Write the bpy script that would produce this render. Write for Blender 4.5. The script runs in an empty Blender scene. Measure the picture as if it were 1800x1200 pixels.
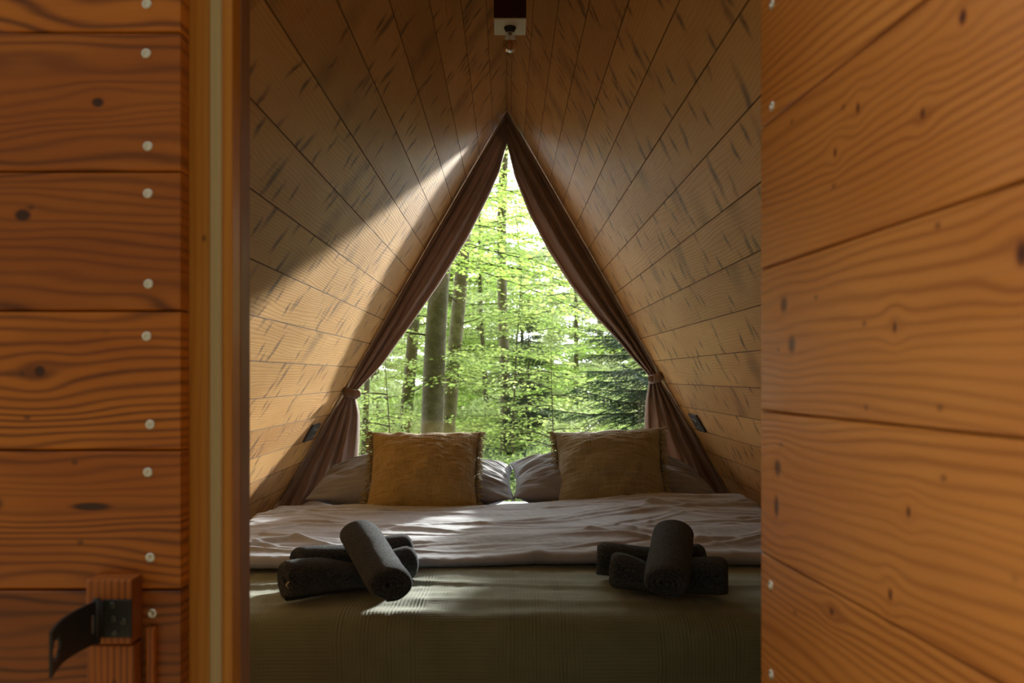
import bpy, bmesh, math, random
import numpy as np
from mathutils import Vector, Matrix, noise
sc = bpy.context.scene
col = sc.collection
random.seed(7); rng = np.random.default_rng(11)
PI = math.pi
EYE = 1.10            # camera height above the cabin floor
F = 1500.0            # focal length in pixels of the 1800 wide frame

# ------------------------------------------------------------------ camera
cd = bpy.data.cameras.new('camera'); cam = bpy.data.objects.new('camera', cd); col.objects.link(cam)
cam.location = (0, 0, EYE); cam.rotation_euler = (PI/2, 0, 0)
cd.sensor_width = 36; cd.lens = 36*F/1800
cd.shift_x = 9/1800; cd.shift_y = 61/1800
cd.clip_start = .02; cd.clip_end = 300
cd.dof.use_dof = True; cd.dof.focus_distance = 3.2; cd.dof.aperture_fstop = 5.6
sc.camera = cam

# ------------------------------------------------------------------ sky, sun, exposure
sc.view_settings.view_transform = 'Standard'; sc.view_settings.look = 'None'
sc.view_settings.gamma = 1; sc.view_settings.use_curve_mapping = False
sc.view_settings.exposure = 0.4
wd = bpy.data.worlds.new('sky'); sc.world = wd; wd.use_nodes = True
nt = wd.node_tree; nt.nodes.clear()
tc = nt.nodes.new('ShaderNodeTexCoord'); sp = nt.nodes.new('ShaderNodeSeparateXYZ')
nt.links.new(tc.outputs['Generated'], sp.inputs[0])
rp = nt.nodes.new('ShaderNodeValToRGB'); mr = nt.nodes.new('ShaderNodeMapRange')
mr.inputs['From Min'].default_value = -1; mr.inputs['From Max'].default_value = 1
nt.links.new(sp.outputs['Y'], mr.inputs['Value']); nt.links.new(mr.outputs[0], rp.inputs[0])
rp.color_ramp.elements[0].position = .34; rp.color_ramp.elements[0].color = (.034, .029, .020, 1)   # dense forest side, behind the cabin door
rp.color_ramp.elements[1].position = .84; rp.color_ramp.elements[1].color = (.93, .98, 1, 1)     # open sky side
bg = nt.nodes.new('ShaderNodeBackground'); bg.inputs['Strength'].default_value = 5.8
wo = nt.nodes.new('ShaderNodeOutputWorld')
nt.links.new(rp.outputs[0], bg.inputs[0]); nt.links.new(bg.outputs[0], wo.inputs[0])
sl = bpy.data.lights.new('sun', 'SUN'); sun = bpy.data.objects.new('sun', sl); col.objects.link(sun)
sl.energy = 11.5; sl.angle = math.radians(3.2); sl.color = (1, .95, .86)
SUN = Vector((-.42, -1, -.25)).normalized()
sun.rotation_euler = SUN.to_track_quat('-Z', 'Y').to_euler(); sun.location = (4, 14, 5)

# ------------------------------------------------------------------ helpers
def at(px, py, d):
    return Vector(((px-891)/F*d, d, EYE+(661-py)/F*d))
def tag(o, label=None, cat=None, group=None, kind=None):
    if label: o['label'] = label
    if cat: o['category'] = cat
    if group: o['group'] = group
    if kind: o['kind'] = kind
    return o
def empty(name, loc=(0, 0, 0), rot=(0, 0, 0)):
    o = bpy.data.objects.new(name, None); col.objects.link(o); o.location = loc; o.rotation_euler = rot
    o.empty_display_size = .05
    return o
def obj(name, verts, faces, mat, parent=None, smooth=True, uvs=None, mats=None, fm=None):
    me = bpy.data.meshes.new(name); me.from_pydata([tuple(v) for v in verts], [], faces)
    if uvs is not None:
        ul = me.uv_layers.new(name='UVMap')
        li = np.empty(len(me.loops), dtype=np.int32); me.loops.foreach_get('vertex_index', li)
        ul.data.foreach_set('uv', np.asarray(uvs, dtype=np.float32)[li].ravel())
    if mat: me.materials.append(mat)
    if mats:
        for m in mats: me.materials.append(m)
    if fm: me.polygons.foreach_set('material_index', fm)
    if smooth: me.polygons.foreach_set('use_smooth', [True]*len(me.polygons))
    me.update(); me.validate()
    o = bpy.data.objects.new(name, me); col.objects.link(o); o.parent = parent
    return o
def sub(o, n=1):
    m = o.modifiers.new('subdivision', 'SUBSURF'); m.levels = n; m.render_levels = n; return o
def box_data(c, s, ch=.002):
    """box with chamfered edges -> verts, faces"""
    bm = bmesh.new(); bmesh.ops.create_cube(bm, size=1)
    for v in bm.verts: v.co = Vector((v.co.x*s[0], v.co.y*s[1], v.co.z*s[2]))+Vector(c)
    if ch: bmesh.ops.bevel(bm, geom=list(bm.edges), offset=ch, segments=2, profile=.5, affect='EDGES')
    bm.verts.index_update()
    vs = [v.co.copy() for v in bm.verts]; fs = [[v.index for v in f.verts] for f in bm.faces]; bm.free()
    return vs, fs
class MB:
    def __init__(s): s.v = []; s.f = []
    def add(s, vf, M=None):
        n = len(s.v); v, f = vf
        s.v += [M @ Vector(p) for p in v] if M else [Vector(p) for p in v]
        s.f += [[i+n for i in q] for q in f]; return s
    def box(s, c, d, ch=.002, M=None): return s.add(box_data(c, d, ch), M)
    def tube(s, pts, rad, seg=10, cap=True): return s.add(tube_data(pts, rad, seg, cap))
    def build(s, name, mat, parent=None, smooth=False): return obj(name, s.v, s.f, mat, parent, smooth)
def tube_data(pts, rad, seg=10, cap=True, jit=0, seed=0):
    pts = [Vector(p) for p in pts]; n = len(pts); vs = []; fs = []
    if not hasattr(rad, '__len__'): rad = [rad]*n
    up = Vector((0, 0, 1)); pa = None
    for i, p in enumerate(pts):
        t = (pts[min(i+1, n-1)]-pts[max(i-1, 0)]).normalized()
        a = t.cross(up) if pa is None else pa - t*pa.dot(t)
        if a.length < 1e-4: a = t.cross(Vector((1, 0, 0)))
        a.normalize(); pa = a; b = t.cross(a)
        for k in range(seg):
            th = 2*PI*k/seg; r = rad[i]
            if jit: r *= 1+jit*noise.noise(Vector((math.cos(th)*1.3, math.sin(th)*1.3, i*.35+seed)))
            vs.append(p+a*math.cos(th)*r+b*math.sin(th)*r)
    for i in range(n-1):
        for k in range(seg):
            k2 = (k+1) % seg
            fs.append([i*seg+k, i*seg+k2, (i+1)*seg+k2, (i+1)*seg+k])
    if cap:
        fs.append(list(range(seg))[::-1]); fs.append([(n-1)*seg+k for k in range(seg)])
    return vs, fs
def lathe(prof, seg=24):
    vs = []; fs = []
    for r, z in prof:
        for k in range(seg): vs.append(Vector((r*math.cos(2*PI*k/seg), r*math.sin(2*PI*k/seg), z)))
    for i in range(len(prof)-1):
        for k in range(seg):
            k2 = (k+1) % seg; fs.append([i*seg+k, i*seg+k2, (i+1)*seg+k2, (i+1)*seg+k])
    fs.append(list(range(seg))[::-1]); fs.append([(len(prof)-1)*seg+k for k in range(seg)])
    return vs, fs
def sm(a, b, x):
    t = max(0., min(1., (x-a)/(b-a))); return t*t*(3-2*t)
def lerp_tab(tab, x):
    if x <= tab[0][0]: return tab[0][1]
    for (a, p), (b, q) in zip(tab, tab[1:]):
        if x <= b: return p+(q-p)*(x-a)/(b-a)
    return tab[-1][1]
def nz(x, y, z=0): return noise.noise(Vector((x, y, z)))

# ------------------------------------------------------------------ materials
class NT:
    def __init__(s, name):
        s.m = bpy.data.materials.new(name); s.m.use_nodes = True; s.t = s.m.node_tree; s.t.nodes.clear()
        s.out = s.n('ShaderNodeOutputMaterial')
    def n(s, ty, **k):
        nd = s.t.nodes.new(ty)
        for a, b in k.items(): setattr(nd, a, b)
        return nd
    def set(s, sock, v):
        if isinstance(v, bpy.types.NodeSocket): s.t.links.new(v, sock)
        elif v is not None:
            if hasattr(v, '__len__') and sock.type == 'RGBA' and len(v) == 3: v = (*v, 1)
            sock.default_value = v
    def ma(s, op, a, b=None, c=None, clamp=False):
        nd = s.n('ShaderNodeMath', operation=op, use_clamp=clamp)
        s.set(nd.inputs[0], a)
        if b is not None: s.set(nd.inputs[1], b)
        if c is not None: s.set(nd.inputs[2], c)
        return nd.outputs[0]
    def xyz(s, x, y, z=0.):
        nd = s.n('ShaderNodeCombineXYZ')
        for i, v in enumerate((x, y, z)): s.set(nd.inputs[i], v)
        return nd.outputs[0]
    def noise(s, vec, scale=1., detail=2., rough=.5):
        nd = s.n('ShaderNodeTexNoise'); s.set(nd.inputs['Vector'], vec); nd.inputs['Scale'].default_value = scale
        nd.inputs['Detail'].default_value = detail; nd.inputs['Roughness'].default_value = rough
        return nd.outputs['Fac']
    def mix(s, f, a, b, mode='MIX'):
        nd = s.n('ShaderNodeMix', data_type='RGBA', blend_type=mode); nd.clamp_factor = True
        s.set(nd.inputs[0], f); s.set(nd.inputs[6], a); s.set(nd.inputs[7], b)
        return nd.outputs[2]
    def mr(s, v, a, b, c=0., d=1., smooth=True):
        nd = s.n('ShaderNodeMapRange'); nd.interpolation_type = 'SMOOTHSTEP' if smooth else 'LINEAR'
        s.set(nd.inputs['Value'], v)
        for k, x in (('From Min', a), ('From Max', b), ('To Min', c), ('To Max', d)): nd.inputs[k].default_value = x
        return nd.outputs[0]
    def bump(s, h, strength=.3, dist=.002, normal=None):
        nd = s.n('ShaderNodeBump'); s.set(nd.inputs['Height'], h); nd.inputs['Strength'].default_value = strength
        nd.inputs['Distance'].default_value = dist
        if normal is not None: s.set(nd.inputs['Normal'], normal)
        return nd.outputs[0]
    def coords(s, which='Object'):
        t = s.n('ShaderNodeTexCoord'); x = s.n('ShaderNodeSeparateXYZ'); s.t.links.new(t.outputs[which], x.inputs[0])
        return t.outputs[which], x.outputs[0], x.outputs[1], x.outputs[2]
    def pbr(s, color, rough=.5, normal=None, metal=0., sheen=0., sheen_rough=.5, spec=.5, coat=0., trans=0., sheen_tint=None):
        b = s.n('ShaderNodeBsdfPrincipled')
        s.set(b.inputs['Base Color'], color); s.set(b.inputs['Roughness'], rough); b.inputs['Metallic'].default_value = metal
        b.inputs['Specular IOR Level'].default_value = spec
        b.inputs['Sheen Weight'].default_value = sheen; b.inputs['Sheen Roughness'].default_value = sheen_rough
        if sheen_tint: b.inputs['Sheen Tint'].default_value = (*sheen_tint, 1)
        b.inputs['Coat Weight'].default_value = coat; b.inputs['Coat Roughness'].default_value = .25
        b.inputs['Transmission Weight'].default_value = trans
        if normal is not None: s.set(b.inputs['Normal'], normal)
        s.t.links.new(b.outputs[0], s.out.inputs[0]); return b

def wood(name, base, dark, light, pitch=.18, v0=0., ring=55., warp=5., rings_k=.6, ufreq=1.1, knots=(), spikes=False,
         rough=.5, coat=0., tint=.25, sp_dark=(.05, .018, .008), seamshift=0., grainbump=.25, joints=False):
    N = NT(name); P, u, v, w = N.coords()
    idn = N.ma('FLOOR', N.ma('DIVIDE', N.ma('SUBTRACT', v, v0), pitch))
    wn = N.n('ShaderNodeTexWhiteNoise', noise_dimensions='1D'); N.set(wn.inputs['W'], N.ma('ADD', idn, .37+seamshift))
    cs = N.n('ShaderNodeSeparateColor'); N.t.links.new(wn.outputs['Color'], cs.inputs[0])
    r1, r2, r3 = cs.outputs
    u2 = N.ma('ADD', u, N.ma('MULTIPLY', r1, 41.))
    n1 = N.noise(N.xyz(N.ma('MULTIPLY', u2, ufreq), N.ma('MULTIPLY', v, 7.), N.ma('MULTIPLY', idn, 3.3)), 1., 2.)
    n2 = N.noise(N.xyz(N.ma('MULTIPLY', u2, 5.), N.ma('MULTIPLY', v, 25.), w), 1., 3.)
    phase = N.ma('ADD', N.ma('MULTIPLY', v, ring), N.ma('ADD', N.ma('MULTIPLY', n1, warp), N.ma('MULTIPLY', n2, .7)))
    core = None; halo = None
    for (ku, kv, ru, rv) in knots:
        du = N.ma('DIVIDE', N.ma('SUBTRACT', u, ku), ru); dv = N.ma('DIVIDE', N.ma('SUBTRACT', v, kv), rv)
        q = N.ma('ADD', N.ma('MULTIPLY', du, du), N.ma('MULTIPLY', dv, dv))
        c = N.ma('EXPONENT', N.ma('MULTIPLY', q, -1.))
        h = N.ma('MULTIPLY', N.ma('EXPONENT', N.ma('MULTIPLY', N.ma('ADD', N.ma('MULTIPLY', N.ma('MULTIPLY', du, du), .35), N.ma('MULTIPLY', dv, dv)), -.12)),
                 N.ma('MULTIPLY', dv, .55))
        core = c if core is None else N.ma('MAXIMUM', core, c)
        halo = h if halo is None else N.ma('ADD', halo, h)
    if halo is not None: phase = N.ma('SUBTRACT', phase, halo)
    rg = N.ma('POWER', N.ma('MULTIPLY_ADD', N.ma('SINE', N.ma('MULTIPLY', phase, 2*PI)), .5, .5), 2.2)
    amp = N.noise(N.xyz(N.ma('MULTIPLY', u2, .8), N.ma('MULTIPLY', v, 14.), 2.), 1., 2.)
    rgk = N.ma('MULTIPLY', rg, N.mr(amp, .3, .7, rings_k*.35, rings_k))
    fine = N.noise(N.xyz(N.ma('MULTIPLY', u2, 9.), N.ma('MULTIPLY', v, 420.), w), 1., 3.)
    blot = N.noise(N.xyz(N.ma('MULTIPLY', u2, 2.5), N.ma('MULTIPLY', v, 9.), 5.), 1., 3.)
    c = N.mix(N.mr(blot, .3, .75), base, light)
    c = N.mix(rgk, c, dark)
    c = N.mix(N.ma('MULTIPLY', fine, .22), c, dark)
    tn = N.ma('MULTIPLY_ADD', r2, tint, 1-tint*.55)
    c = N.mix(1., c, N.xyz(tn, N.ma('POWER', tn, 1.25), N.ma('POWER', tn, 1.4)), 'MULTIPLY')
    sk = None
    if spikes:
        for (su, sv, rad, thr, sl, soft) in ((15., 4.2, .38, .79, .30, 1.), (22., 9., .36, .71, .12, 1.), (17., 6.5, .36, .78, .45, 1.), (5., 3.2, .5, .74, .35, .55)):
            uu = N.ma('ADD', N.ma('MULTIPLY_ADD', v, -sl, u2), N.ma('MULTIPLY', n2, .03))
            vo = N.n('ShaderNodeTexVoronoi', voronoi_dimensions='2D'); vo.inputs['Scale'].default_value = 1
            N.set(vo.inputs['Vector'], N.xyz(N.ma('MULTIPLY', uu, su), N.ma('ADD', N.ma('MULTIPLY', v, sv), N.ma('MULTIPLY', idn, .37+su)), 0.))
            cc = N.n('ShaderNodeSeparateColor'); N.t.links.new(vo.outputs['Color'], cc.inputs[0])
            m = N.ma('MULTIPLY', N.ma('POWER', N.mr(vo.outputs['Distance'], rad, rad*.05), 1.3), N.mr(cc.outputs[0], thr, thr+.06))
            m = N.ma('MULTIPLY', m, soft)
            sk = m if sk is None else N.ma('MAXIMUM', sk, m)
        sk = N.ma('MULTIPLY', sk, N.mr(n2, .25, .6, .5, 1.))
        c = N.mix(N.ma('MULTIPLY', sk, .92, clamp=True), c, sp_dark)
    else:
        vo = N.n('ShaderNodeTexVoronoi', voronoi_dimensions='2D'); vo.inputs['Scale'].default_value = 1
        N.set(vo.inputs['Vector'], N.xyz(N.ma('MULTIPLY', u2, 9.), N.ma('ADD', N.ma('MULTIPLY', v, 13.), idn), 0.))
        cc = N.n('ShaderNodeSeparateColor'); N.t.links.new(vo.outputs['Color'], cc.inputs[0])
        pin = N.ma('MULTIPLY', N.mr(vo.outputs['Distance'], .06, .02), N.mr(cc.outputs[0], .72, .8))
        c = N.mix(N.ma('MULTIPLY', pin, .6), c, sp_dark)
    if core is not None:
        c = N.mix(N.mr(core, .25, .75), c, tuple(x*.75 for x in dark))
        c = N.mix(N.mr(core, .6, .95), c, sp_dark)
    seam = 0.
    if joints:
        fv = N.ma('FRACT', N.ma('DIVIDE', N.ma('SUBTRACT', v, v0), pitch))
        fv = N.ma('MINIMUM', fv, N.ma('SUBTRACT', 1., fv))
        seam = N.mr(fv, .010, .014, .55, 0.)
        c = N.mix(N.mr(fv, .008, .016, .9, 0.), c, (.05, .026, .010))  # shade of the board grooves painted as a dark line along each seam
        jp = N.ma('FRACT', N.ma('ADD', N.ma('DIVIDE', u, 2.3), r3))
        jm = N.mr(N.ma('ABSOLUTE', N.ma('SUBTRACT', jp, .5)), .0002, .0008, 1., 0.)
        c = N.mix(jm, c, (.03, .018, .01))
    hgt = N.ma('ADD', N.ma('MULTIPLY', rg, -.5), N.ma('MULTIPLY', fine, .6))
    if core is not None: hgt = N.ma('SUBTRACT', hgt, core)
    N.pbr(c, N.ma('ADD', N.mr(fine, .2, .8, rough-.08, rough+.1), seam, clamp=True), N.bump(hgt, grainbump, .0015), coat=coat, spec=.4)
    return N.m

def plain(name, c, rough=.5, metal=0., bump=0., bscale=200., var=.12, **k):
    N = NT(name); P, x, y, z = N.coords()
    n = N.noise(P, bscale*.3, 3.)
    cc = N.mix(N.ma('MULTIPLY', n, var*2), c, tuple(a*.6 for a in c))
    nm = N.bump(N.noise(P, bscale, 3.), bump, .002) if bump else None
    N.pbr(cc, rough, nm, metal, **k); return N.m

def fabric(name, c, c2, weave=700., wr=25., bumps=.25, sheen=.25, rough=.85, crinkle=0., uvc=False, trans=0., fine_d=.0006):
    N = NT(name); P, x, y, z = N.coords('UV' if uvc else 'Object')
    a = N.ma('SINE', N.ma('MULTIPLY', x, weave*2)); b = N.ma('SINE', N.ma('MULTIPLY', y if uvc else z, weave*2))
    wv = N.ma('MULTIPLY', a, b)
    n = N.noise(P, wr, 5., .6)
    n3 = N.noise(P, wr*10, 2., .6)
    cc = N.mix(N.mr(n, .3, .7), c, c2)
    nm = N.bump(wv, bumps*.4, fine_d)
    nm = N.bump(N.ma('ADD', n, N.ma('MULTIPLY', n3, .25)), .35, .006, nm)
    if crinkle:
        st = N.noise(N.xyz(N.ma('MULTIPLY', x, 22.), N.ma('MULTIPLY', y if uvc else z, 130.), 0.), 1., 3., .6)
        st2 = N.noise(N.xyz(N.ma('MULTIPLY', x, 160.), N.ma('MULTIPLY', y if uvc else z, 20.), 0.), 1., 3., .6)
        nm = N.bump(N.ma('ADD', st, N.ma('MULTIPLY', st2, .8)), crinkle, .006, nm)
        cc = N.mix(N.mr(N.ma('ADD', st, st2), .8, 1.25, 0., .35), cc, tuple(min(1, q*1.5) for q in c))
    p = N.pbr(cc, rough, nm, sheen=sheen, spec=.2)
    if trans:
        tr = N.n('ShaderNodeBsdfTranslucent'); N.set(tr.inputs[0], tuple(min(1, q*1.3) for q in c))
        mx = N.n('ShaderNodeMixShader'); mx.inputs[0].default_value = trans
        N.t.links.new(p.outputs[0], mx.inputs[1]); N.t.links.new(tr.outputs[0], mx.inputs[2]); N.t.links.new(mx.outputs[0], N.out.inputs[0])
    return N.m

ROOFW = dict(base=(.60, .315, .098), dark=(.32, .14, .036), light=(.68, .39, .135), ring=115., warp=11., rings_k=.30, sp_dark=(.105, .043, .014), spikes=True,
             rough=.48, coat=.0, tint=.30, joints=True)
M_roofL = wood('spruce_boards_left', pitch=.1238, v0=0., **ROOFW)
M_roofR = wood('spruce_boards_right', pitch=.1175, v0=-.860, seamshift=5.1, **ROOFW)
def lk(px, py, ru=.012, rv=.007): return ((px-891)/F*1.10, EYE+(661-py)/F*1.10, ru, rv)
M_clad = wood('oiled_larch_cladding', (.37, .098, .006), (.075, .014, .001), (.50, .155, .012), pitch=.1797, v0=EYE+.264, ring=70., warp=11., ufreq=1.7, rings_k=.9, rough=.42, coat=.15, tint=.8,
              knots=[lk(172, 180, .009, .007), lk(70, 652, .008, .008), lk(40, 378, .012, .009), lk(-20, 885, .02, .012), lk(160, 890, .03, .006)])
def rk(px, py, ru, rv):
    # a point on the open leaf: hinge at (.324, 1.087), running to (.3606, .595)
    k = (px-891)/F; t = (.324-k*1.087)/(-.0366-k*.492)
    d = 1.087-.492*t
    return (t*.4934, EYE+(661-py)/F*d, ru, rv)
M_leaf = wood('oiled_spruce_door', (.385, .128, .020), (.19, .048, .006), (.46, .17, .031), pitch=.18, v0=EYE+.136, ring=85., warp=8., ufreq=1.2, rings_k=.7, rough=.38, coat=.2, tint=.22,
              knots=[rk(1378, 535, .013, .012), rk(1392, 605, .013, .013), rk(1367, 822, .012, .012), rk(1365, 890, .009, .016), rk(1796, 445, .008, .012),
                     rk(1573, 575, .004, .006), rk(1597, 900, .004, .006), rk(1565, 1045, .004, .007), rk(1462, 1075, .006, .005), rk(1692, 30, .006, .008),
                     rk(1508, 190, .004, .007), rk(1622, 200, .004, .006), rk(1468, 268, .004, .006)],
              sp_dark=(.055, .012, .004))
M_frame = wood('yellow_pine_frame', (.52, .215, .022), (.33, .105, .01), (.58, .26, .035), pitch=3., ring=90., warp=3., rings_k=.5, rough=.45, tint=.1)
M_reveal = wood('brown_reveal_wood', (.30, .155, .07), (.16, .07, .03), (.34, .18, .09), pitch=3., ring=90., warp=3., rings_k=.4, rough=.55, tint=.1)
M_post = wood('hasp_block_wood', (.36, .10, .012), (.10, .022, .003), (.45, .14, .02), pitch=3., ring=110., warp=4., rings_k=.8, rough=.5, tint=.1)
M_seal = plain('cream_rubber_seal', (.50, .40, .22), .5, var=.05)
M_dark = plain('shadow_batten', (.035, .02, .012), .8)
M_screw = plain('zinc_screw', (.72, .70, .62), .35, .7, bump=.1)
M_iron = plain('black_painted_iron', (.016, .016, .016), .5, .2, bump=.25, bscale=400.)
M_floor = wood('floor_boards', (.30, .17, .08), (.17, .09, .04), (.36, .21, .11), pitch=.14, ring=70., warp=5., rings_k=.4, tint=.2)
M_felt = plain('roofing_felt', (.05, .05, .05), .9, bump=.3)
M_rail = plain('white_painted_rail', (.55, .48, .40), .3, .3)
M_mahog = wood('dark_red_lamp_wood', (.055, .010, .005), (.03, .005, .003), (.065, .014, .007), pitch=3., ring=120., warp=3., rings_k=.4, rough=.5, tint=.05)
M_white = plain('lamp_plate_white', (.72, .70, .58), .5, var=.04)
M_brass = plain('bulb_cap_metal', (.25, .2, .15), .3, .9)
M_sockF = plain('graphite_socket_frame', (.05, .055, .06), .35)
M_sockI = plain('grey_socket_insert', (.20, .21, .22), .3, .1)
M_curt = fabric('brown_curtain_cloth', (.30, .205, .155), (.25, .17, .13), 900., 18., .2, .35, .7, trans=.22)
M_duvet = fabric('mauve_grey_cotton', (.37, .40, .49), (.32, .35, .43), 900., 14., .15, .2, .8)
M_pill = fabric('grey_pillow_cotton', (.225, .23, .28), (.19, .195, .235), 900., 14., .15, .2, .75)
M_sheet = fabric('white_sheet_cotton', (.75, .75, .78), (.68, .68, .7), 900., 14., .15, .1, .85)
M_cushL = fabric('mustard_muslin', (.34, .235, .085), (.27, .185, .065), 500., 20., .3, .3, .9, crinkle=.9)
M_cushR = fabric('olive_muslin', (.27, .235, .145), (.22, .19, .115), 500., 20., .3, .3, .9, crinkle=.9)
M_frL = fabric('olive_fringe_yarn', (.38, .33, .20), (.30, .26, .15), 500., 30., .3, .3)

def spread_mat():
    N = NT('sage_waffle_throw'); P, u, v, w = N.coords('UV')
    ux = N.ma('ADD', u, N.ma('MULTIPLY', N.noise(P, 2.5, 2.), .03))
    rib = N.ma('SINE', N.ma('MULTIPLY', ux, 2*PI/.0085)); rib2 = N.ma('SINE', N.ma('MULTIPLY', v, 2*PI/.0085))
    band = N.mr(N.ma('SINE', N.ma('MULTIPLY', N.ma('ADD', u, .02), 2*PI/.36)), -.35, -.05)
    band2 = N.mr(N.ma('SINE', N.ma('MULTIPLY', u, 2*PI/.055)), .2, .8, .4, 1.)
    hgt = N.ma('MULTIPLY', N.ma('MULTIPLY', rib, band2), N.ma('MULTIPLY_ADD', band, .8, .2))
    hgt = N.ma('ADD', hgt, N.ma('MULTIPLY', rib2, N.ma('MULTIPLY_ADD', band, -.4, .6)))
    n = N.noise(P, 9., 4.)
    c = N.mix(N.mr(n, .3, .7), (.195, .225, .150), (.165, .19, .122))
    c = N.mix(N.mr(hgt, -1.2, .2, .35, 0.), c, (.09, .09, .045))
    nm = N.bump(hgt, .35, .0016)
    nm = N.bump(N.noise(P, 30., 4.), .3, .005, nm)
    N.pbr(c, .85, nm, sheen=.25, spec=.2); return N.m
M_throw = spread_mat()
def towel_mat():
    N = NT('charcoal_terry'); P, x, y, z = N.coords()
    f = N.noise(P, 200., 3., .8); g = N.noise(P, 40., 3.)
    c = N.mix(N.mr(f, .35, .7), (.014, .018, .025), (.078, .098, .125))
    nm = N.bump(f, 1., .009); nm = N.bump(g, .3, .008, nm)
    N.pbr(c, .95, nm, sheen=.22, sheen_rough=.4, spec=.1); return N.m
M_towel = towel_mat()
def leaf_mat(name, c, t, mixf=.55, var=.35):
    N = NT(name); P, x, y, z = N.coords()
    n = N.noise(P, 1.6, 3.); n2 = N.noise(P, 23., 1.)
    k = N.mr(N.ma('ADD', n, n2), .6, 1.4)
    dc = N.mix(k, c, (c[0]*.45, c[1]*.62, c[2]*.5)); tcx = N.mix(k, t, (t[0]*.62, t[1]*.78, t[2]*.6))
    d = N.n('ShaderNodeBsdfPrincipled'); N.set(d.inputs['Base Color'], dc); d.inputs['Roughness'].default_value = .45; d.inputs['Specular IOR Level'].default_value = .3
    tr = N.n('ShaderNodeBsdfTranslucent'); N.set(tr.inputs[0], tcx)
    mx = N.n('ShaderNodeMixShader'); mx.inputs[0].default_value = mixf
    N.t.links.new(d.outputs[0], mx.inputs[1]); N.t.links.new(tr.outputs[0], mx.inputs[2]); N.t.links.new(mx.outputs[0], N.out.inputs[0])
    return N.m
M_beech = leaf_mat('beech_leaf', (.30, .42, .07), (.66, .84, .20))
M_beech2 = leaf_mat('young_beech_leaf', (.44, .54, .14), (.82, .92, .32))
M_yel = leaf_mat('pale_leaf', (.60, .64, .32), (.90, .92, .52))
M_spr = leaf_mat('spruce_needles', (.030, .065, .030), (.04, .09, .03), .25)
M_fern = leaf_mat('undergrowth_leaf', (.40, .48, .14), (.72, .84, .28))
def bark_mat(name, a, b, moss=(.16, .17, .09)):
    N = NT(name); P, x, y, z = N.coords()
    n = N.noise(P, 7., 5., .65); n2 = N.noise(N.xyz(x, y, N.ma('MULTIPLY', z, 9.)), 6., 4.); sp_ = N.noise(P, 45., 3.)
    c = N.mix(N.mr(n, .35, .65), a, b); c = N.mix(N.mr(n2, .55, .75, 0., .6), c, moss)
    c = N.mix(N.mr(sp_, .62, .72, 0., .7), c, (.42, .42, .36))
    N.pbr(c, .9, N.bump(N.ma('ADD', n2, sp_), .5, .012), spec=.2); return N.m
M_bark = bark_mat('beech_bark', (.20, .175, .125), (.13, .11, .075))
M_bark2 = bark_mat('pale_bark', (.33, .28, .21), (.20, .165, .12))
M_twig = plain('dark_twig', (.055, .045, .03), .9)
M_ground = plain('forest_litter', (.16, .14, .06), .95, bump=.6, bscale=6., var=.5)

# ------------------------------------------------------------------ the A-frame shell
RIDGE = EYE+1.22; K = .5774
def roof_x(z): return K*(RIDGE-z)
def boards(segs, t, ch, gap, uL, uR, nu=1):
    """horizontal boards in a local frame (x along, y across, z out of the surface)"""
    vs = []; fs = []
    for (a, b) in segs:
        pr = [(a+gap, -t), (a+gap, -ch), (a+gap+ch*.9, 0), (b-gap-ch*.9, 0), (b-gap, -ch), (b-gap, -t)]
        n = len(vs)
        for side in (0, 1):
            for (v, w) in pr: vs.append(Vector(((uR if side else uL)(v), v, w)))
        for i in range(6):
            j = (i+1) % 6; fs.append([n+i, n+6+i, n+6+j, n+j])
        fs.append([n+i for i in range(6)]); fs.append([n+6+i for i in range(5, -1, -1)])
    return vs, fs
Y0, Y1 = 1.14, 4.02       # front and window end of the roof boards
def roof(name, side):
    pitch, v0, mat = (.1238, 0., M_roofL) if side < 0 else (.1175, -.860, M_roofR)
    lo = -RIDGE/.866
    k0 = math.floor((lo-v0)/pitch); segs = []
    v = v0+k0*pitch
    while v < 0-1e-4:
        segs.append((max(v, lo), min(v+pitch, -.001))); v += pitch
    if side < 0:
        R = Matrix(((0, .5, .866), (1, 0, 0), (0, .866, -.5))); uL, uR = (lambda q: Y0), (lambda q: Y1)
    else:
        R = Matrix(((0, -.5, -.866), (-1, 0, 0), (0, .866, -.5))); uL, uR = (lambda q: -Y1), (lambda q: -Y0)
    vs, fs = boards(segs, .018, .0004, .0002, uL, uR)
    nb = len(fs)
    a, b = (Y0, Y1) if side < 0 else (-Y1, -Y0)
    bv, bf = box_data(((a+b)/2, (lo+0.0)/2, -.10), (b-a, -lo+.0, .16), 0)
    n = len(vs); vs += bv; fs += [[i+n for i in q] for q in bf]
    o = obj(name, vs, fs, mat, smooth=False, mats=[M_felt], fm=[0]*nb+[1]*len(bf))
    o.matrix_world = Matrix.Translation((0, 0, RIDGE)) @ R.to_4x4()
    return tag(o, kind='structure')
roof('wall_left', -1); roof('wall_right', 1)
# ridge cap closing the two slopes at the top
pr = [(0, RIDGE+.0006), (-.19, RIDGE+.1106), (0, RIDGE+.30), (.19, RIDGE+.1106)]
tag(obj('trim_2', [(x, y, z) for y in (Y0, Y1) for x, z in pr], [[0, 1, 2, 3], [7, 6, 5, 4]]+[[i, 4+i, 4+(i+1) % 4, (i+1) % 4] for i in range(4)], M_felt, None, False), kind='structure')

def local_front(o):       # local x -> world x, local y -> world z, local z -> towards the camera
    o.matrix_world = Matrix(((1, 0, 0, 0), (0, 0, -1, 1.10), (0, 1, 0, 0), (0, 0, 0, 1))); return o
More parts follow.
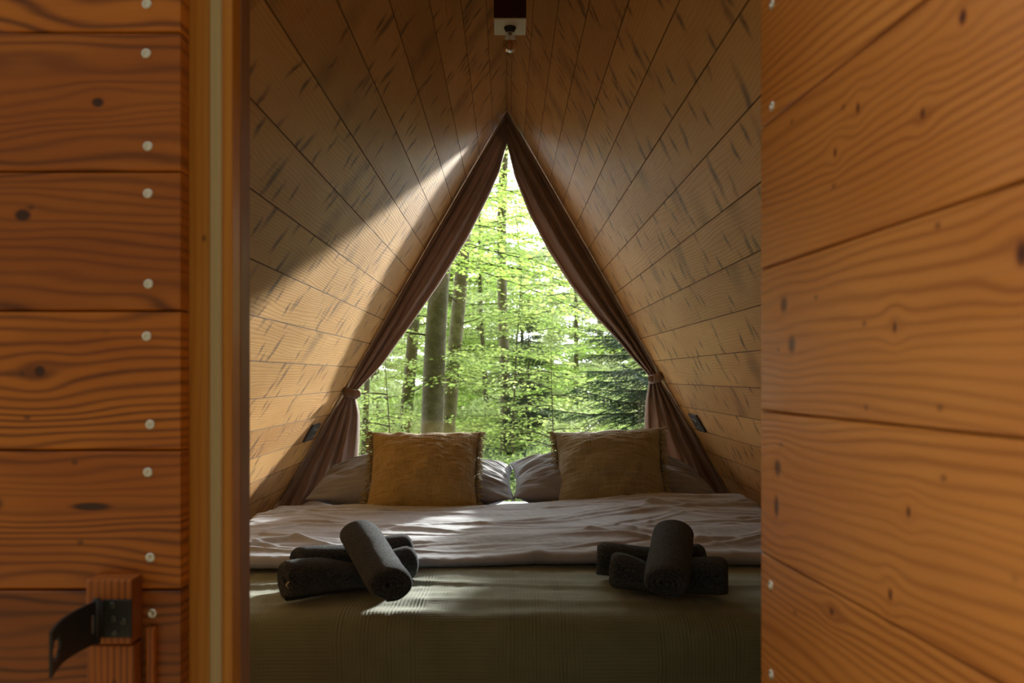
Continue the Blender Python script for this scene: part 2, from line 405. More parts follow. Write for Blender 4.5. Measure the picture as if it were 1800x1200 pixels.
# gable wall with the doorway
PB = .1797; zs = EYE+.264
segs = []; z = zs-8*PB
TOPW = RIDGE+.20; HW = .4215
def gx(v): return K*(TOPW-v)+.30
vs = []; fs = []
zb = zs-9*PB
mb = MB()
while zb < TOPW-.02:
    a, b = max(zb, -.05), min(zb+PB, TOPW-.01)
    if b > a+.01:
        if a < 1.72-.02 and b <= 1.80:
            mb.add(boards([(a, b)], .03, .0025, .0008, lambda v: -gx(v), lambda v: -.421))
            mb.add(boards([(a, b)], .03, .0025, .0008, lambda v: .421, lambda v: max(.43, gx(v))))
        else:
            mb.add(boards([(a, b)], .03, .0025, .0008, lambda v: -gx(v), lambda v: gx(v)))
    zb += PB
wf = local_front(mb.build('wall_front', M_clad)); tag(wf, kind='structure')
# studs behind the cladding (fills the wall depth so that no light leaks)
mb = MB()
for s in (-1, 1):
    prof = [(s*HW, 0), (s*(gx(0)-.05), 0), (s*.424, TOPW-.12-(.424-.03)/K)]
    n = len(mb.v)
    pts = []
    zt = TOPW-(.424)/K-.05
    pts = [(s*HW, 0.), (s*(K*(TOPW)-.05), 0.), (s*.43, zt+.0), (s*HW, zt)]
    for y in (1.1312, 1.139): mb.v += [Vector((px, y, pz)) for px, pz in pts]
    mb.f += [[n, n+1, n+2, n+3], [n+7, n+6, n+5, n+4]]+[[n+i, n+4+i, n+4+(i+1) % 4, n+(i+1) % 4] for i in range(4)]
lin = mb.build('inner_lining', M_reveal, wf); lin.matrix_parent_inverse = wf.matrix_world.inverted()
# screws in the cladding
def screw_data(r):
    prof = [(0.0001, .0002), (r*.28, .0002), (r*.34, .0012), (r*.8, .0014), (r, .0006), (r, -.003)]
    v, f = lathe(prof, 16); return v, f
screw_me = None
def screw(parent, p, nrm, r=.0062):
    global screw_me
    if screw_me is None:
        o = obj('screw', *screw_data(.0062), M_screw, None)
        screw_me = o.data
    else:
        o = bpy.data.objects.new('screw', screw_me); col.objects.link(o)
    o.parent = parent; o.matrix_parent_inverse = parent.matrix_world.inverted()
    o.matrix_world = Matrix.Translation(p) @ Vector(nrm).to_track_quat('Z', 'Y').to_matrix().to_4x4() @ Matrix.Rotation(random.random()*6, 4, 'Z')
    return o
bpy.context.view_layer.update()
for (px, py) in ((258, 7), (257, 94), (260, 257), (260, 340), (261, 499), (258, 591), (264, 746), (260, 830), (264, 980), (267, 1078)):
    screw(wf, at(px, py, 1.0995), (0, -1, 0))

# door frame: stepped jambs and head
fr = empty('door_1', (0, 1.17, 0)); tag(fr, kind='structure')
bpy.context.view_layer.update()
def jamb(s):
    mb = MB(); H = 1.66; zc = H/2
    mb.box((s*(.4222+.377)/2, 1.149, zc), (.0452, .035, H), .0008)
    mb.box((s*(.378+.3635)/2, 1.147, zc), (.0146, .034, H), .0015)
    o = mb.build('jamb', M_frame, fr); o.matrix_parent_inverse = fr.matrix_world.inverted(); sub_rot(o)
    mb = MB(); mb.box((s*(.363+.40)/2, 1.186, zc), (.0372, .042, H), .002)
    o = mb.build('reveal_board', M_reveal, fr); o.matrix_parent_inverse = fr.matrix_world.inverted(); sub_rot(o)
    mb = MB(); mb.box((s*.3848, 1.1295, zc), (.0158, .007, H), .0025)
    for dx in (-.004, .004): mb.tube([(s*.3848+dx, 1.126, 0.01), (s*.3848+dx, 1.126, H-.01)], .0022, 6)
    o = mb.build('seal_strip', M_seal, fr); o.matrix_parent_inverse = fr.matrix_world.inverted()
def sub_rot(o):
    """turn the data so that the grain (local x) runs up the post"""
    R = Matrix(((0, 0, 1, 0), (1, 0, 0, 0), (0, 1, 0, 0), (0, 0, 0, 1)))
    o.data.transform(R)           # x->y', y->z', z->x'
    o.matrix_basis = o.matrix_basis @ R.inverted()
jamb(-1); jamb(1)
mb = MB(); mb.box((0, 1.17, 1.69), (.80, .07, .06), .002); o = mb.build('head', M_frame, fr); o.matrix_parent_inverse = fr.matrix_world.inverted()

# open door leaf on the right
leafdir = Vector((.0366, -.492, 0)).normalized()
lf = empty('door_2', (.324, 1.087, 0)); tag(lf, kind='structure')
nrm = Vector((-leafdir.y*-1, leafdir.x*-1, 0))
# local x along leafdir, y up, z = x cross y
zx = leafdir.cross(Vector((0, 0, 1)))
ML = Matrix(((leafdir.x, 0, zx.x, .324), (leafdir.y, 0, zx.y, 1.087), (0, 1, 0, 0), (0, 0, 0, 1)))
flip = zx.x > 0
bpy.context.view_layer.update()
mb = MB(); zb = EYE+.136-7*.18
while zb < EYE+.7:
    if zb+.18 > .03: mb.add(boards([(max(zb, .03), zb+.18)], .022, .0022, .0007, lambda v: 0., lambda v: .74))
    zb += .18
if flip:
    for v in mb.v: v.z = -v.z
o = mb.build('cladding', M_leaf, None); bm = bmesh.new(); bm.from_mesh(o.data); bmesh.ops.recalc_face_normals(bm, faces=bm.faces); bm.to_mesh(o.data); bm.free()
o.parent = lf; o.matrix_parent_inverse = lf.matrix_world.inverted(); o.matrix_world = ML
mb = MB(); s_ = 1 if flip else -1
mb.box((.37, .9, s_*.036), (.74, 1.74, .026), .002)
o = mb.build('door_core', M_leaf, None); o.parent = lf; o.matrix_parent_inverse = lf.matrix_world.inverted(); o.matrix_world = ML
bpy.context.view_layer.update()
for (px, py) in ((1357, 8), (1357, 187), (1355, 1028), (1356, 1185)):
    u, v, _, _ = rk(px, py, 0, 0)
    screw(lf, ML @ Vector((u, v, (-.0002 if flip else .0002))), -zx if flip else zx)

# floor, deck, end wall below the glass
mb = MB(); mb.box((0, 2.58, -.02), (2.66, 2.90, .04), .001); tag(mb.build('floor', M_floor), kind='structure')
mb = MB()
for i in range(9): mb.box((0, 1.03-i*.145, -.03), (4.2, .14, .04), .003)
tag(mb.build('trim_1', M_floor), kind='structure')
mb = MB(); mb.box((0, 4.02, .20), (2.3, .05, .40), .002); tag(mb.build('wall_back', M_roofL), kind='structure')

# window: triangular frame + glass
win = empty('window_1', (0, 3.99, .42)); tag(win, kind='structure')
bpy.context.view_layer.update()
def pw(o, p): o.matrix_parent_inverse = p.matrix_world.inverted(); return o
mb = MB()
for s in (-1, 1):
    a = Vector((0, 3.995, RIDGE-.02)); b = Vector((s*roof_x(.40), 3.995, .40))
    d = (b-a).normalized(); nn = Vector((-s*.866, 0, -.5))
    L = (b-a).length
    M = Matrix.Translation((a+b)/2+nn*.016) @ Matrix(((d.x, 0, nn.x), (0, 1, 0), (d.z, 0, nn.z))).to_4x4()
    mb.box((0, 0, 0), (L, .04, .03), .002, M)
mb.box((0, 3.995, .42), (2*roof_x(.42)-.04, .04, .04), .002)
pw(mb.build('window_frame', M_reveal, win), win)
N = NT('window_glass'); g = N.n('ShaderNodeBsdfGlossy'); g.inputs['Roughness'].default_value = .02; t = N.n('ShaderNodeBsdfTransparent')
t.inputs[0].default_value = (.97, .985, .98, 1)
lw = N.n('ShaderNodeFresnel'); lw.inputs['IOR'].default_value = 1.45
mx = N.n('ShaderNodeMixShader'); N.t.links.new(lw.outputs[0], mx.inputs[0]); N.t.links.new(t.outputs[0], mx.inputs[1]); N.t.links.new(g.outputs[0], mx.inputs[2]); N.t.links.new(mx.outputs[0], N.out.inputs[0])
M_glass = N.m
hw = roof_x(.43)-.03
vs = [(-hw, 3.992, .43), (hw, 3.992, .43), (0, 3.992, RIDGE-.06), (-hw, 4.0, .43), (hw, 4.0, .43), (0, 4.0, RIDGE-.06)]
pw(obj('pane', vs, [[0, 1, 2], [5, 4, 3], [0, 3, 4, 1], [1, 4, 5, 2], [2, 5, 3, 0]], M_glass, win, False), win)

# ------------------------------------------------------------------ curtain rails
for s, side in ((-1, 'left'), (1, 'right')):
    nn = Vector((-s*.866, 0, -.5))
    a = Vector((0, 3.872, RIDGE-.045))+nn*.004+Vector((s*.021, 0, 0)); b = Vector((s*roof_x(.50), 3.872, .50))+nn*.004
    mb = MB(); d = (b-a).normalized(); L = (b-a).length
    M = Matrix.Translation((a+b)/2) @ Matrix(((d.x, 0, nn.x), (0, 1, 0), (d.z, 0, nn.z))).to_4x4()
    mb.box((0, 0, 0), (L, .007, .004), .001, M); mb.box((0, .010, .000), (L, .012, .007), .001, M)
    r = mb.build('curtain_rail', M_rail)
    tag(r, 'thin pale curtain rail running down the %s roof slope beside the window' % side, 'curtain rail', )
    e = mb2 = MB(); e.box((0, 0, 0), (.03, .022, .016), .003, Matrix.Translation(b) @ Matrix(((d.x, 0, nn.x), (0, 1, 0), (d.z, 0, nn.z))).to_4x4())
    e.build('end_cap', M_rail, r)

# ------------------------------------------------------------------ curtains
YC = 3.885
def curtain(s):
    if s < 0:
        inner = [(248, 892), (300, 878), (340, 861), (420, 821), (500, 771), (570, 722), (640, 672), (688, 630)]
        tie = (690, 622); low_in = [(700, 629), (730, 631), (780, 630), (815, 628), (900, 625)]
    else:
        inner = [(248, 890.5), (310, 905), (375, 930), (440, 964), (500, 1003), (555, 1046), (600, 1088), (662, 1139)]
        tie = (664, 1150); low_in = [(676, 1137), (700, 1136), (750, 1134), (820, 1136), (900, 1140)]
    sg = s
    def wx(px, y=YC): return (px-891)/F*y
    def wz(py, y=YC): return EYE+(661-py)/F*y
    ztie = wz(tie[0]); zi = [(wz(py), wx(px)) for py, px in inner][::-1]
    zl = [(wz(py), wx(px)) for py, px in low_in][::-1]
    NU, NV = 90, 120; vs = []; uv = []; fs = []
    ztop = RIDGE-.014
    for j in range(NV+1):
        v = j/NV
        # the cloth hangs perpendicular to nothing: each row links the rail to the free edge
        for i in range(NU+1):
            u = i/NU
            if v <= .6:
                t = v/.6
                zo = ztop+(ztie-.01-ztop)*t
                xo = s*(roof_x(zo)-.008)
                zin = wz(248)+(ztie+.01-wz(248))*t
                xi = lerp_tab(zi, zin)
                squeeze = 1
                fold = .030*min(1, 3*t+.15)*(1-.55*t**4)
                bulge = .035*math.sin(PI*min(1, t*1.1))
            else:
                t = (v-.6)/.4
                zo = ztie-.012+(.47-ztie)*t
                xo = s*(roof_x(zo)-.008)
                zin = ztie-.012+(.46-ztie)*t
                xi = lerp_tab(zl, zin)
                fold = .030*(.5+.5*min(1, t*2.5)); bulge = .02*t
            # pinch around the tieback
            pin = math.exp(-((v-.6)/.035)**2)
            x = xo+(xi-xo)*u; z = zo+(zin-zo)*u
            cx = (xo+xi)/2
            x = x+(cx-x)*pin*.25
            ph = 2*PI*(u*(3.2 if v < .6 else 4.4))+.6+.7*nz(v*2.2, s*3, u)
            y = YC-bulge*math.sin(PI*u)-fold*math.sin(ph)*(.6+.4*nz(u*3, v*3, s)) - .006*nz(u*9, v*14, 2+s)
            y += .012*nz(u*2.5, v*6, 4+s)
            y = y+(YC-.02-y)*pin*.35
            if u > .94: y += (u-.94)*.25
            if v > .9: y += .02*math.sin(u*22+s)*(v-.9)*10; x += .008*math.sin(u*30)*(v-.9)*10*(-s)
            xm = roof_x(z)-.006
            if s*x > xm: x = s*xm
            vs.append(Vector((x, min(y, 3.912), z))); uv.append((u*1.1, v*1.9))
    for j in range(NV):
        for i in range(NU):
            a = j*(NU+1)+i; fs.append([a, a+1, a+NU+2, a+NU+1])
    o = obj('curtain', vs, fs, M_curt, None, uvs=uv)
    m = o.modifiers.new('thickness', 'SOLIDIFY'); m.thickness = .0022; m.offset = 0
    return o, Vector((wx(tie[1]), YC, ztie))
cl, tl = curtain(-1); cr, tr_ = curtain(1)
tag(cl, 'brown curtain tied back along the left roof slope of the triangular window', 'curtain')
tag(cr, 'brown curtain tied back along the right roof slope of the triangular window', 'curtain')
for s, c, side in ((-1, tl, 'left'), (1, tr_, 'right')):
    # a cloth band looped round the gathered curtain
    xo = s*(roof_x(c.z)-.012); xi = c.x-s*.020
    w = abs(xo-xi)/2; cx = (xo+xi)/2
    vs = []; fs = []; n = 40
    prof = [(-.022, 0), (-.02, .004), (0, .006), (.02, .004), (.022, 0), (.02, -.003), (0, -.002), (-.02, -.003)]
    for k in range(n):
        th = 2*PI*k/n; cc, ss = math.cos(th), math.sin(th)
        e = .8
        px = cx+w*(abs(cc)**e)*(1 if cc > 0 else -1); py = YC-.022+.034*(abs(ss)**e)*(1 if ss > 0 else -1)
        tilt = -s*(px-cx)*(-.28)
        for (h, r) in prof: vs.append(Vector((px+cc*r+0*h, py+ss*r, c.z+h*.95+tilt)))
    m_ = len(prof)
    for k in range(n):
        for q in range(m_): fs.append([k*m_+q, ((k+1) % n)*m_+q, ((k+1) % n)*m_+(q+1) % m_, k*m_+(q+1) % m_])
    b = obj('curtain_tieback', vs, fs, M_curt, None)
    tag(b, 'brown cloth tieback gathering the %s curtain' % side, 'curtain tieback')
    kn = MB(); r0 = .019 if s < 0 else .014
    kv, kf = lathe([(.0005, .008), (r0*.5, .0075), (r0*.88, .005), (r0, .0), (r0*.85, -.006), (r0*.3, -.008)], 20)
    kn.add((kv, kf), Matrix.Translation((xi-s*.004, YC-.058 if s < 0 else YC-.05, c.z-.004)) @ Matrix.Rotation(PI/2, 4, 'X'))
    kn.build('button', M_curt, b, True)

# ------------------------------------------------------------------ sockets on the roof slopes
def socket(px, py, s, label):
    # intersect the view ray with the slope
    k = .704/((abs(px-891))+K*(661-py))
    p = Vector(((px-891)*k, F*k, EYE+(661-py)*k))
    e = empty('wall_socket'); 
    up = Vector((-s*.5, 0, .866)); nn = Vector((-s*.866, 0, -.5)); ax = up.cross(nn)
    e.matrix_world = Matrix(((ax.x, up.x, nn.x, p.x), (ax.y, up.y, nn.y, p.y), (ax.z, up.z, nn.z, p.z), (0, 0, 0, 1)))
    tag(e, label, 'socket')
    mb = MB(); mb.box((0, 0, .004), (.15, .085, .009), .0025); mb.build('cover_plate', M_sockF, e)
    mb = MB()
    mb.box((0, 0, .0095), (.095, .05, .004), .0015); i = mb.build('insert', M_sockI, e)
    mb = MB()
    mb.box((-.028, 0, .012), (.022, .034, .003), .001); mb.build('switch_rocker', M_sockF, i)
    mb = MB(); mb.box((.022, 0, .012), (.03, .016, .003), .001); mb.build('outlet', M_sockF, i)
socket(547, 759, -1, 'dark double socket set in the left roof slope beside the curtain')
socket(1227, 742, 1, 'dark double socket set in the right roof slope beside the curtain')

# ------------------------------------------------------------------ ceiling lamp
lamp = empty('ceiling_lamp', ((896.5-891)/F*2.25, 2.2515, EYE+627/F*2.2)); tag(lamp, 'dark wooden box lamp with a bare clear bulb hanging from the ridge', 'lamp')
# wooden block with its top cut to the two roof slopes
hw_, dy = .0418, .0515
ztop = (RIDGE-.004-(EYE+627/F*2.2))
pr = [(-hw_, .004), (hw_, .004), (hw_, ztop-hw_/K-.006), (0.0, ztop-.008), (-hw_, ztop-hw_/K-.006)]
vs = [Vector((x, y, z)) for y in (-dy, dy) for x, z in pr]
fs = [[0, 1, 2, 3, 4], [9, 8, 7, 6, 5]]+[[i, 5+i, 5+(i+1) % 5, (i+1) % 5] for i in range(5)]
obj('housing', vs, fs, M_mahog, lamp, False)
mb = MB(); mb.box((0, 0, .002), (.0836, .103, .004), .0008); mb.build('base_plate', M_white, lamp)
mb = MB(); mb.add(lathe([(.0195, 0.001), (.0195, -.004), (.017, -.006), (.0155, -.010), (.0135, -.0165)], 24)); bh_ = mb.build('bulb_holder', M_iron, lamp, True)
N = NT('bulb_glass'); g = N.n('ShaderNodeBsdfGlossy'); g.inputs['Roughness'].default_value = .03; t = N.n('ShaderNodeBsdfTransparent')
t.inputs[0].default_value = (.93, .84, .72, 1); lw = N.n('ShaderNodeFresnel'); lw.inputs['IOR'].default_value = 1.5
mx = N.n('ShaderNodeMixShader'); N.t.links.new(lw.outputs[0], mx.inputs[0]); N.t.links.new(t.outputs[0], mx.inputs[1]); N.t.links.new(g.outputs[0], mx.inputs[2]); N.t.links.new(mx.outputs[0], N.out.inputs[0])
prof = [(.0135, -.014), (.0138, -.024)]
for k in range(1, 15):
    th = PI*.80*(1-k/14.); prof.append((max(.0004, .0245*math.sin(th)), -.0605+.0245*-math.cos(PI-th)*1.0))
prof = [(.0135, -.014), (.0136, -.022), (.0150, -.030), (.0190, -.040)]+[(max(.0004, .0245*math.cos(a)), -.056+.0245*math.sin(a)) for a in [math.radians(q) for q in (30, 15, 0, -15, -30, -45, -60, -75, -89)]]
b = obj('bulb', *lathe(prof, 28), N.m, lamp)
mb = MB(); mb.add(lathe([(.0115, -.012), (.0115, -.024), (.008, -.030), (.003, -.034)], 16)); mb.build('bulb_cap', M_brass, b, True)
N = NT('amber_filament'); N.pbr((.55, .17, .03), .4); M_fil = N.m
mb = MB()
for a in range(6):
    c0, s0 = math.cos(a*PI/3)*.005, math.sin(a*PI/3)*.005
    mb.tube([(c0*.6, s0*.6, -.033), (c0, s0, -.050), (c0*1.3, s0*1.3, -.066)], .0006, 5)
mb.tube([(0, 0, -.03), (0, 0, -.07)], .0016, 6)
mb.build('filament', M_fil, b, True)

for o_ in (bh_, b): o_.scale = (.82,)*3

# ------------------------------------------------------------------ hasp with its wooden block
blk = empty('wooden_door_block', (-.46, 1.08, .4)); tag(blk, 'square wooden post block on the cladding left of the doorway', 'wood block')
def px_box(x0, x1, y0, y1, zf, zb):
    a = at(x0, y0, zf); b = at(x1, y1, zf)
    return ((a.x+b.x)/2, (zf+zb)/2, (a.z+b.z)/2), (b.x-a.x, zb-zf, a.z-b.z)
c, d = px_box(150, 232, 1018, 1133, 1.067, 1.0995)
bpy.context.view_layer.update()
mb = MB(); mb.box(c, d, .003); o = mb.build('front_block', M_post, blk); pw(o, blk)
sub_rot(o)
c2, d2 = px_box(152, 236, 1134, 1420, 1.074, 1.0995)
mb = MB(); mb.box(c2, d2, .002); o = mb.build('post', M_post, blk); pw(o, blk); sub_rot(o)
c3, d3 = px_box(256, 270, 1104, 1420, 1.088, 1.0995)
mb = MB(); mb.box(c3, d3, .002); o = mb.build('edge_strip', M_post, blk); pw(o, blk); sub_rot(o)
hs = empty('hasp', (-.5, 1.06, .4)); tag(hs, 'black iron hasp swung open on the wooden block', 'hasp')
bpy.context.view_layer.update()
c, d = px_box(179, 231, 1054, 1121, 1.0635, 1.0665)
mb = MB(); mb.box(c, d, .0012); pl_ = pw(mb.build('plate', M_iron, hs), hs)
for (px, py) in ((197, 1064), (199, 1088), (201, 1112), (217, 1092)):
    r = mb = MB(); p = at(px, py, 1.0628)
    mb.add(lathe([(.0003, .0012), (.0016, .0012), (.0034, .0018), (.0042, .0002), (.0042, -.001)], 14), Matrix.Translation(p) @ Matrix.Rotation(PI/2, 4, 'X'))
    pw(mb.build('rivet', plain('worn_iron_%d' % px, (.07, .07, .06), .3, .6), hs, True), hs)
mb = MB(); a = at(170, 1052, 1.058); b = at(170, 1130, 1.058); mb.tube([a, b], .0048, 14); a2 = at(177, 1056, 1.062); b2 = at(177, 1119, 1.062)
mb.tube([a2, b2], .003, 10)
pw(mb.build('knuckle', M_iron, hs, True), hs)
# arm: a plate with a slot, curving out towards the viewer
def arm():
    # rows along the arm: (px, top py, bottom py, depth)
    rows = []
    n = 24
    for i in range(n+1):
        t = i/n
        d = 1.056-(.136)*t
        X = -.5085+.0165*t-.010*math.sin(PI*t)
        zt = EYE-.2775+.002*t-.0*t; zb_ = EYE-.3300+.0045*t
        zt -= .001*math.sin(PI*t)
        rows.append((X, d, zt, zb_))
    vs = []; fs = []
    hs_ = [0, .3, .42, .62, .74, 1]
    for (X, d, zt, zb_) in rows:
        for h in hs_: vs.append(Vector((X, d, zt+(zb_-zt)*h)))
    m = len(hs_)
    for i in range(n):
        for h in range(m-1):
            slot = (17 <= i <= 21 and h in (1, 2, 3)) or (i in (16, 22) and h == 2)
            slot2 = (i == 1 and h in (1, 2, 3))
            if slot or slot2: continue
            a = i*m+h; fs.append([a, a+m, a+m+1, a+1])
    o = obj('strap', vs, fs, M_iron, hs, False)
    md = o.modifiers.new('thickness', 'SOLIDIFY'); md.thickness = .003; md.offset = 0
    pw(o, hs)
arm()

# ------------------------------------------------------------------ bed
BED = EYE-.54           # top of the throw
BY0, BY1 = 1.88, 3.88
bed = empty('bed', (0, 2.9, 0)); tag(bed, 'low wide double bed filling the cabin under the window', 'bed')
bpy.context.view_layer.update()
mb = MB(); mb.box((0, 2.90, .17), (1.90, 1.93, .30), .01)
pw(mb.build('bed_base', M_floor, bed), bed)
mb = MB(); mb.box((0, 2.90, .43), (1.86, 1.92, .22), .045); o = pw(mb.build('mattress', M_sheet, bed, True), bed)

def throw():
    NU, NV = 300, 240; vs = []; uv = []; fs = []
    L1 = 1.05; R = .075; L3 = .50
    tot = L1+R*PI/2+L3
    for j in range(NV+1):
        s = tot*j/NV
        if s < L1: y = BY0+R+L1-s; z = BED; ny, nzz = 0, 1; f = 0
        elif s < L1+R*PI/2:
            th = (s-L1)/R; y = BY0+R-R*math.sin(th); z = BED-R+R*math.cos(th); ny, nzz = -math.sin(th), math.cos(th); f = th/(PI/2)
        else: y = BY0-.004; z = BED-R-(s-L1-R*PI/2); ny, nzz = -1, 0; f = 1
        for i in range(NU+1):
            x = -.95+1.90*i/NU
            h = .007*nz(x*2.2, s*7, 1)+.006*nz(x*1.2+s*1.5, s*13, 5)+.003*nz(x*7, s*22, 9)
            top = 1-f
            # soft ridges near the duvet
            h += top*.008*math.exp(-((s-.80-.03*math.sin(x*4))/.02)**2)
            h += top*.007*math.exp(-((s-.93-.05*math.sin(x*2.5+1)-.03*x)/.022)**2)*(.5+.5*math.sin(x*6+1))
            h += f*(.009*math.sin(x*7+1.2*nz(x*2, 3))+.006*nz(x*9, s*1.2, 3))*min(1, max(0, (s-L1)/.3))
            h += .0012*nz(x*40, s*18, 2)
            vs.append(Vector((x, y+ny*h, z+nzz*h-.012*top*abs(x)**3))); uv.append((x, s))
    for j in range(NV):
        for i in range(NU):
            a = j*(NU+1)+i; fs.append([a, a+1, a+NU+2, a+NU+1])
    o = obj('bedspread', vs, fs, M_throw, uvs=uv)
    m = o.modifiers.new('thickness', 'SOLIDIFY'); m.thickness = .003; m.offset = 1
    return o
def throw_z(x, y):
    s = BY0+.075+1.05-y
    h = .007*nz(x*2.2, s*7, 1)+.006*nz(x*1.2+s*1.5, s*13, 5)
    return BED+h+.002
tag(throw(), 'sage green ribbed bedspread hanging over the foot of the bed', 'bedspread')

def ridge(x, y, cx, cy, ang, L, w, h):
    c, s = math.cos(ang), math.sin(ang); a = (x-cx)*c+(y-cy)*s; b = -(x-cx)*s+(y-cy)*c
    b += .03*math.sin(a*9+cx*20)
    return h*math.exp(-(b/w)**2)*math.exp(-(a/L)**2)
random.seed(21)
RID = []
for k in range(70):
    RID.append((random.uniform(-.95, .95), random.uniform(2.42, 3.25), random.gauss(.0, .28), random.uniform(.10, .40), random.uniform(.006, .018), random.uniform(.003, .010)))
for k in range(14):
    RID.append((random.uniform(-.6, .8), random.uniform(2.42, 2.8), random.gauss(.4, .3), random.uniform(.05, .15), random.uniform(.006, .012), random.uniform(-.008, .008)))
def duv_h(x, y):
    """top surface of the duvet, relative to the throw"""
    h = .036+.014*nz(x*1.6, y*2.4, 3)+.006*nz(x*5, y*9, 6)
    h += .032*sm(.15, .62, x)*sm(2.7, 3.15, y)+.012*sm(.0, .5, x)
    for r in RID: h += ridge(x, y, *r)
    h += .010*math.exp(-((y-2.62-.05*math.sin(x*3))/.05)**2)
    return h
def duvet():
    NU, NV = 330, 190; vs = []; uv = []; fs = []
    for j in range(NV+1):
        t = j/NV
        for i in range(NU+1):
            x = -.945+1.89*i/NU
            edge = 2.40+.05*x+.014*math.sin(x*5+.6)+.010*nz(x*6, 1)-.02*sm(.2, .6, x)+.035*sm(-.35, -.6, x)*0
            back = 3.40-.03*nz(x*2, 7)
            if t < .10:      # rounded rolled hem at the front
                a = t/.10; th = -PI*.5+a*PI
                hh = duv_h(x, edge+.035)*.80
                y = edge+.030-.034*math.cos(th)*1.0 if True else 0
                z = hh*.5+hh*.5*math.sin(th)+.001
                z += .002*nz(x*30, a*3)
            else:
                a = (t-.10)/.90; y = edge+.030+(back-edge-.030)*a
                h = duv_h(x, y); hh = duv_h(x, edge+.035)*.80
                z = hh+(h-hh)*sm(0, .09, a)
                z *= 1-.55*sm(.90, 1.0, a)
            z += .0010*nz(x*50, y*50, 3)
            # edges fall to the mattress side near the roof
            z -= .05*sm(.88, .95, abs(x))
            vs.append(Vector((x, y, BED+.004+max(.0005, z)))); uv.append((x, y))
    for j in range(NV):
        for i in range(NU):
            a = j*(NU+1)+i; fs.append([a, a+1, a+NU+2, a+NU+1])
    o = obj('duvet', vs, fs, M_duvet, uvs=uv)
    m = o.modifiers.new('thickness', 'SOLIDIFY'); m.thickness = .003; m.offset = 1
    return o
tag(duvet(), 'mauve grey duvet folded over the upper half of the bed', 'duvet')

# pillows -----------------------------------------------------------
def cushion_mesh(name, W, H, T, mat, seed=0, pinch=.06, n=64, wr=.004, parent=None, power=.42, bell=1.0):
    """soft square bag in the local x-z plane, thickness along y; pointed corners"""
    vs = []; fs = []; uv = []; idx = {}
    for side in (-1, 1):
        for j in range(n+1):
            for i in range(n+1):
                u = i/n*2-1; v = j/n*2-1
                if side == 1 and (i in (0, n) or j in (0, n)):
                    idx[(1, i, j)] = idx[(-1, i, j)]; continue
                px = u*(1-pinch*(1-v*v)*1.0*abs(u)**1.5); pz = v*(1-pinch*(1-u*u)*abs(v)**1.5)
                th = (max(0, (1-u*u))*max(0, (1-v*v)))**power
                th *= bell
                w = nz(u*3+seed, v*3, side)*.12*th+nz(u*7, v*7+seed, side)*.05*th
                y = side*(T/2)*(th+w)
                # creases running in from the edges
                y += side*wr*(math.sin(9*v+3*nz(u*2, v*2, seed))*abs(u)**3+math.sin(11*u+3*nz(u*2+4, v*2, seed))*abs(v)**3)*min(1, th*3)
                y += side*wr*.9*nz(u*4+seed, v*18, seed)*min(1, th*2)
                idx[(side, i, j)] = len(vs)
                vs.append(Vector((px*W/2, y, pz*H/2))); uv.append((u*W/2+.5, v*H/2+.5))
    for side in (-1, 1):
        for j in range(n):
            for i in range(n):
                q = [idx[(side, i, j)], idx[(side, i+1, j)], idx[(side, i+1, j+1)], idx[(side, i, j+1)]]
                fs.append(q if side < 0 else q[::-1])
    return obj(name, vs, fs, mat, parent, uvs=uv)
def fix(o, loc, R): o.matrix_world = Matrix.Translation(loc) @ R; return o
def rot(x=0, y=0, z=0):
    return Matrix.Rotation(math.radians(z), 4, 'Z') @ Matrix.Rotation(math.radians(y), 4, 'Y') @ Matrix.Rotation(math.radians(x), 4, 'X')
# x rotation of about 90 lays the bag down (thickness up)
p = cushion_mesh('pillow', .83, .50, .24, M_pill, 2, .05, 72, .012, power=.60)
fix(p, ((731-891)/F*3.58, 3.60, BED+.095), rot(-81, 0, 0)); tag(p, 'grey pillow lying behind the mustard cushion, left of the two', 'pillow')
p2 = cushion_mesh('pillow', .83, .50, .25, M_pill, 9, .05, 72, .012, power=.60)
fix(p2, ((1072-891)/F*3.58, 3.60, BED+.100), rot(-80, 1, 2)); tag(p2, 'grey pillow lying behind the olive cushion, right of the two', 'pillow')

def fringed(px, pyc, W, H, T, mat, label, R, depth, seed):
    e = cushion_mesh('cushion', W, H, T, mat, seed, .085, 90, .006, power=.58)
    fix(e, ((px-891)/F*depth, depth, EYE+(661-pyc)/F*depth), R); tag(e, label, 'cushion')
    # fringe of short yarn ends along both side seams
    random.seed(seed)
    def ex(v): return W/2*(1-.075*(1-v*v)*1.0)
    for s in (-1, 1):
        vs = []; fs = []
        for k in range(230):
            v = random.uniform(-1, 1); b = Vector((s*ex(v)-s*.003, random.uniform(-.005, .005), v*H/2))
            L = random.uniform(.018, .040); w = random.uniform(.0012, .0024)
            d = Vector((s*random.uniform(.4, 1), random.uniform(-.8, .5), random.uniform(-.7, .4))).normalized()
            p1 = b+d*L*.5; p2_ = p1+(d+Vector((random.uniform(-.6, .6), random.uniform(-.6, .6), -.5))).normalized()*L*.5
            tv, tf = tube_data([b, p1, p2_], [w, w*1.1, w*.8], 5)
            n = len(vs); vs += tv; fs += [[q+n for q in f] for f in tf]
        obj('fringe', vs, fs, M_frL, e)
        mb = MB(); mb.tube([(s*ex(v)*.995, 0, v*H/2) for v in [i/20*2-1 for i in range(21)]], .0028, 6)
        mb.build('seam', mat, e, True)
    return e
fringed(745, 836, .455, .435, .23, M_cushL, 'mustard muslin cushion with fringed sides leaning on the left pillow', rot(-40, 0, 1), 3.42, 4)
fringed(1072, 832, .445, .435, .23, M_cushR, 'olive muslin cushion with fringed sides leaning on the right pillow', rot(-40, -3, -6), 3.42, 13)

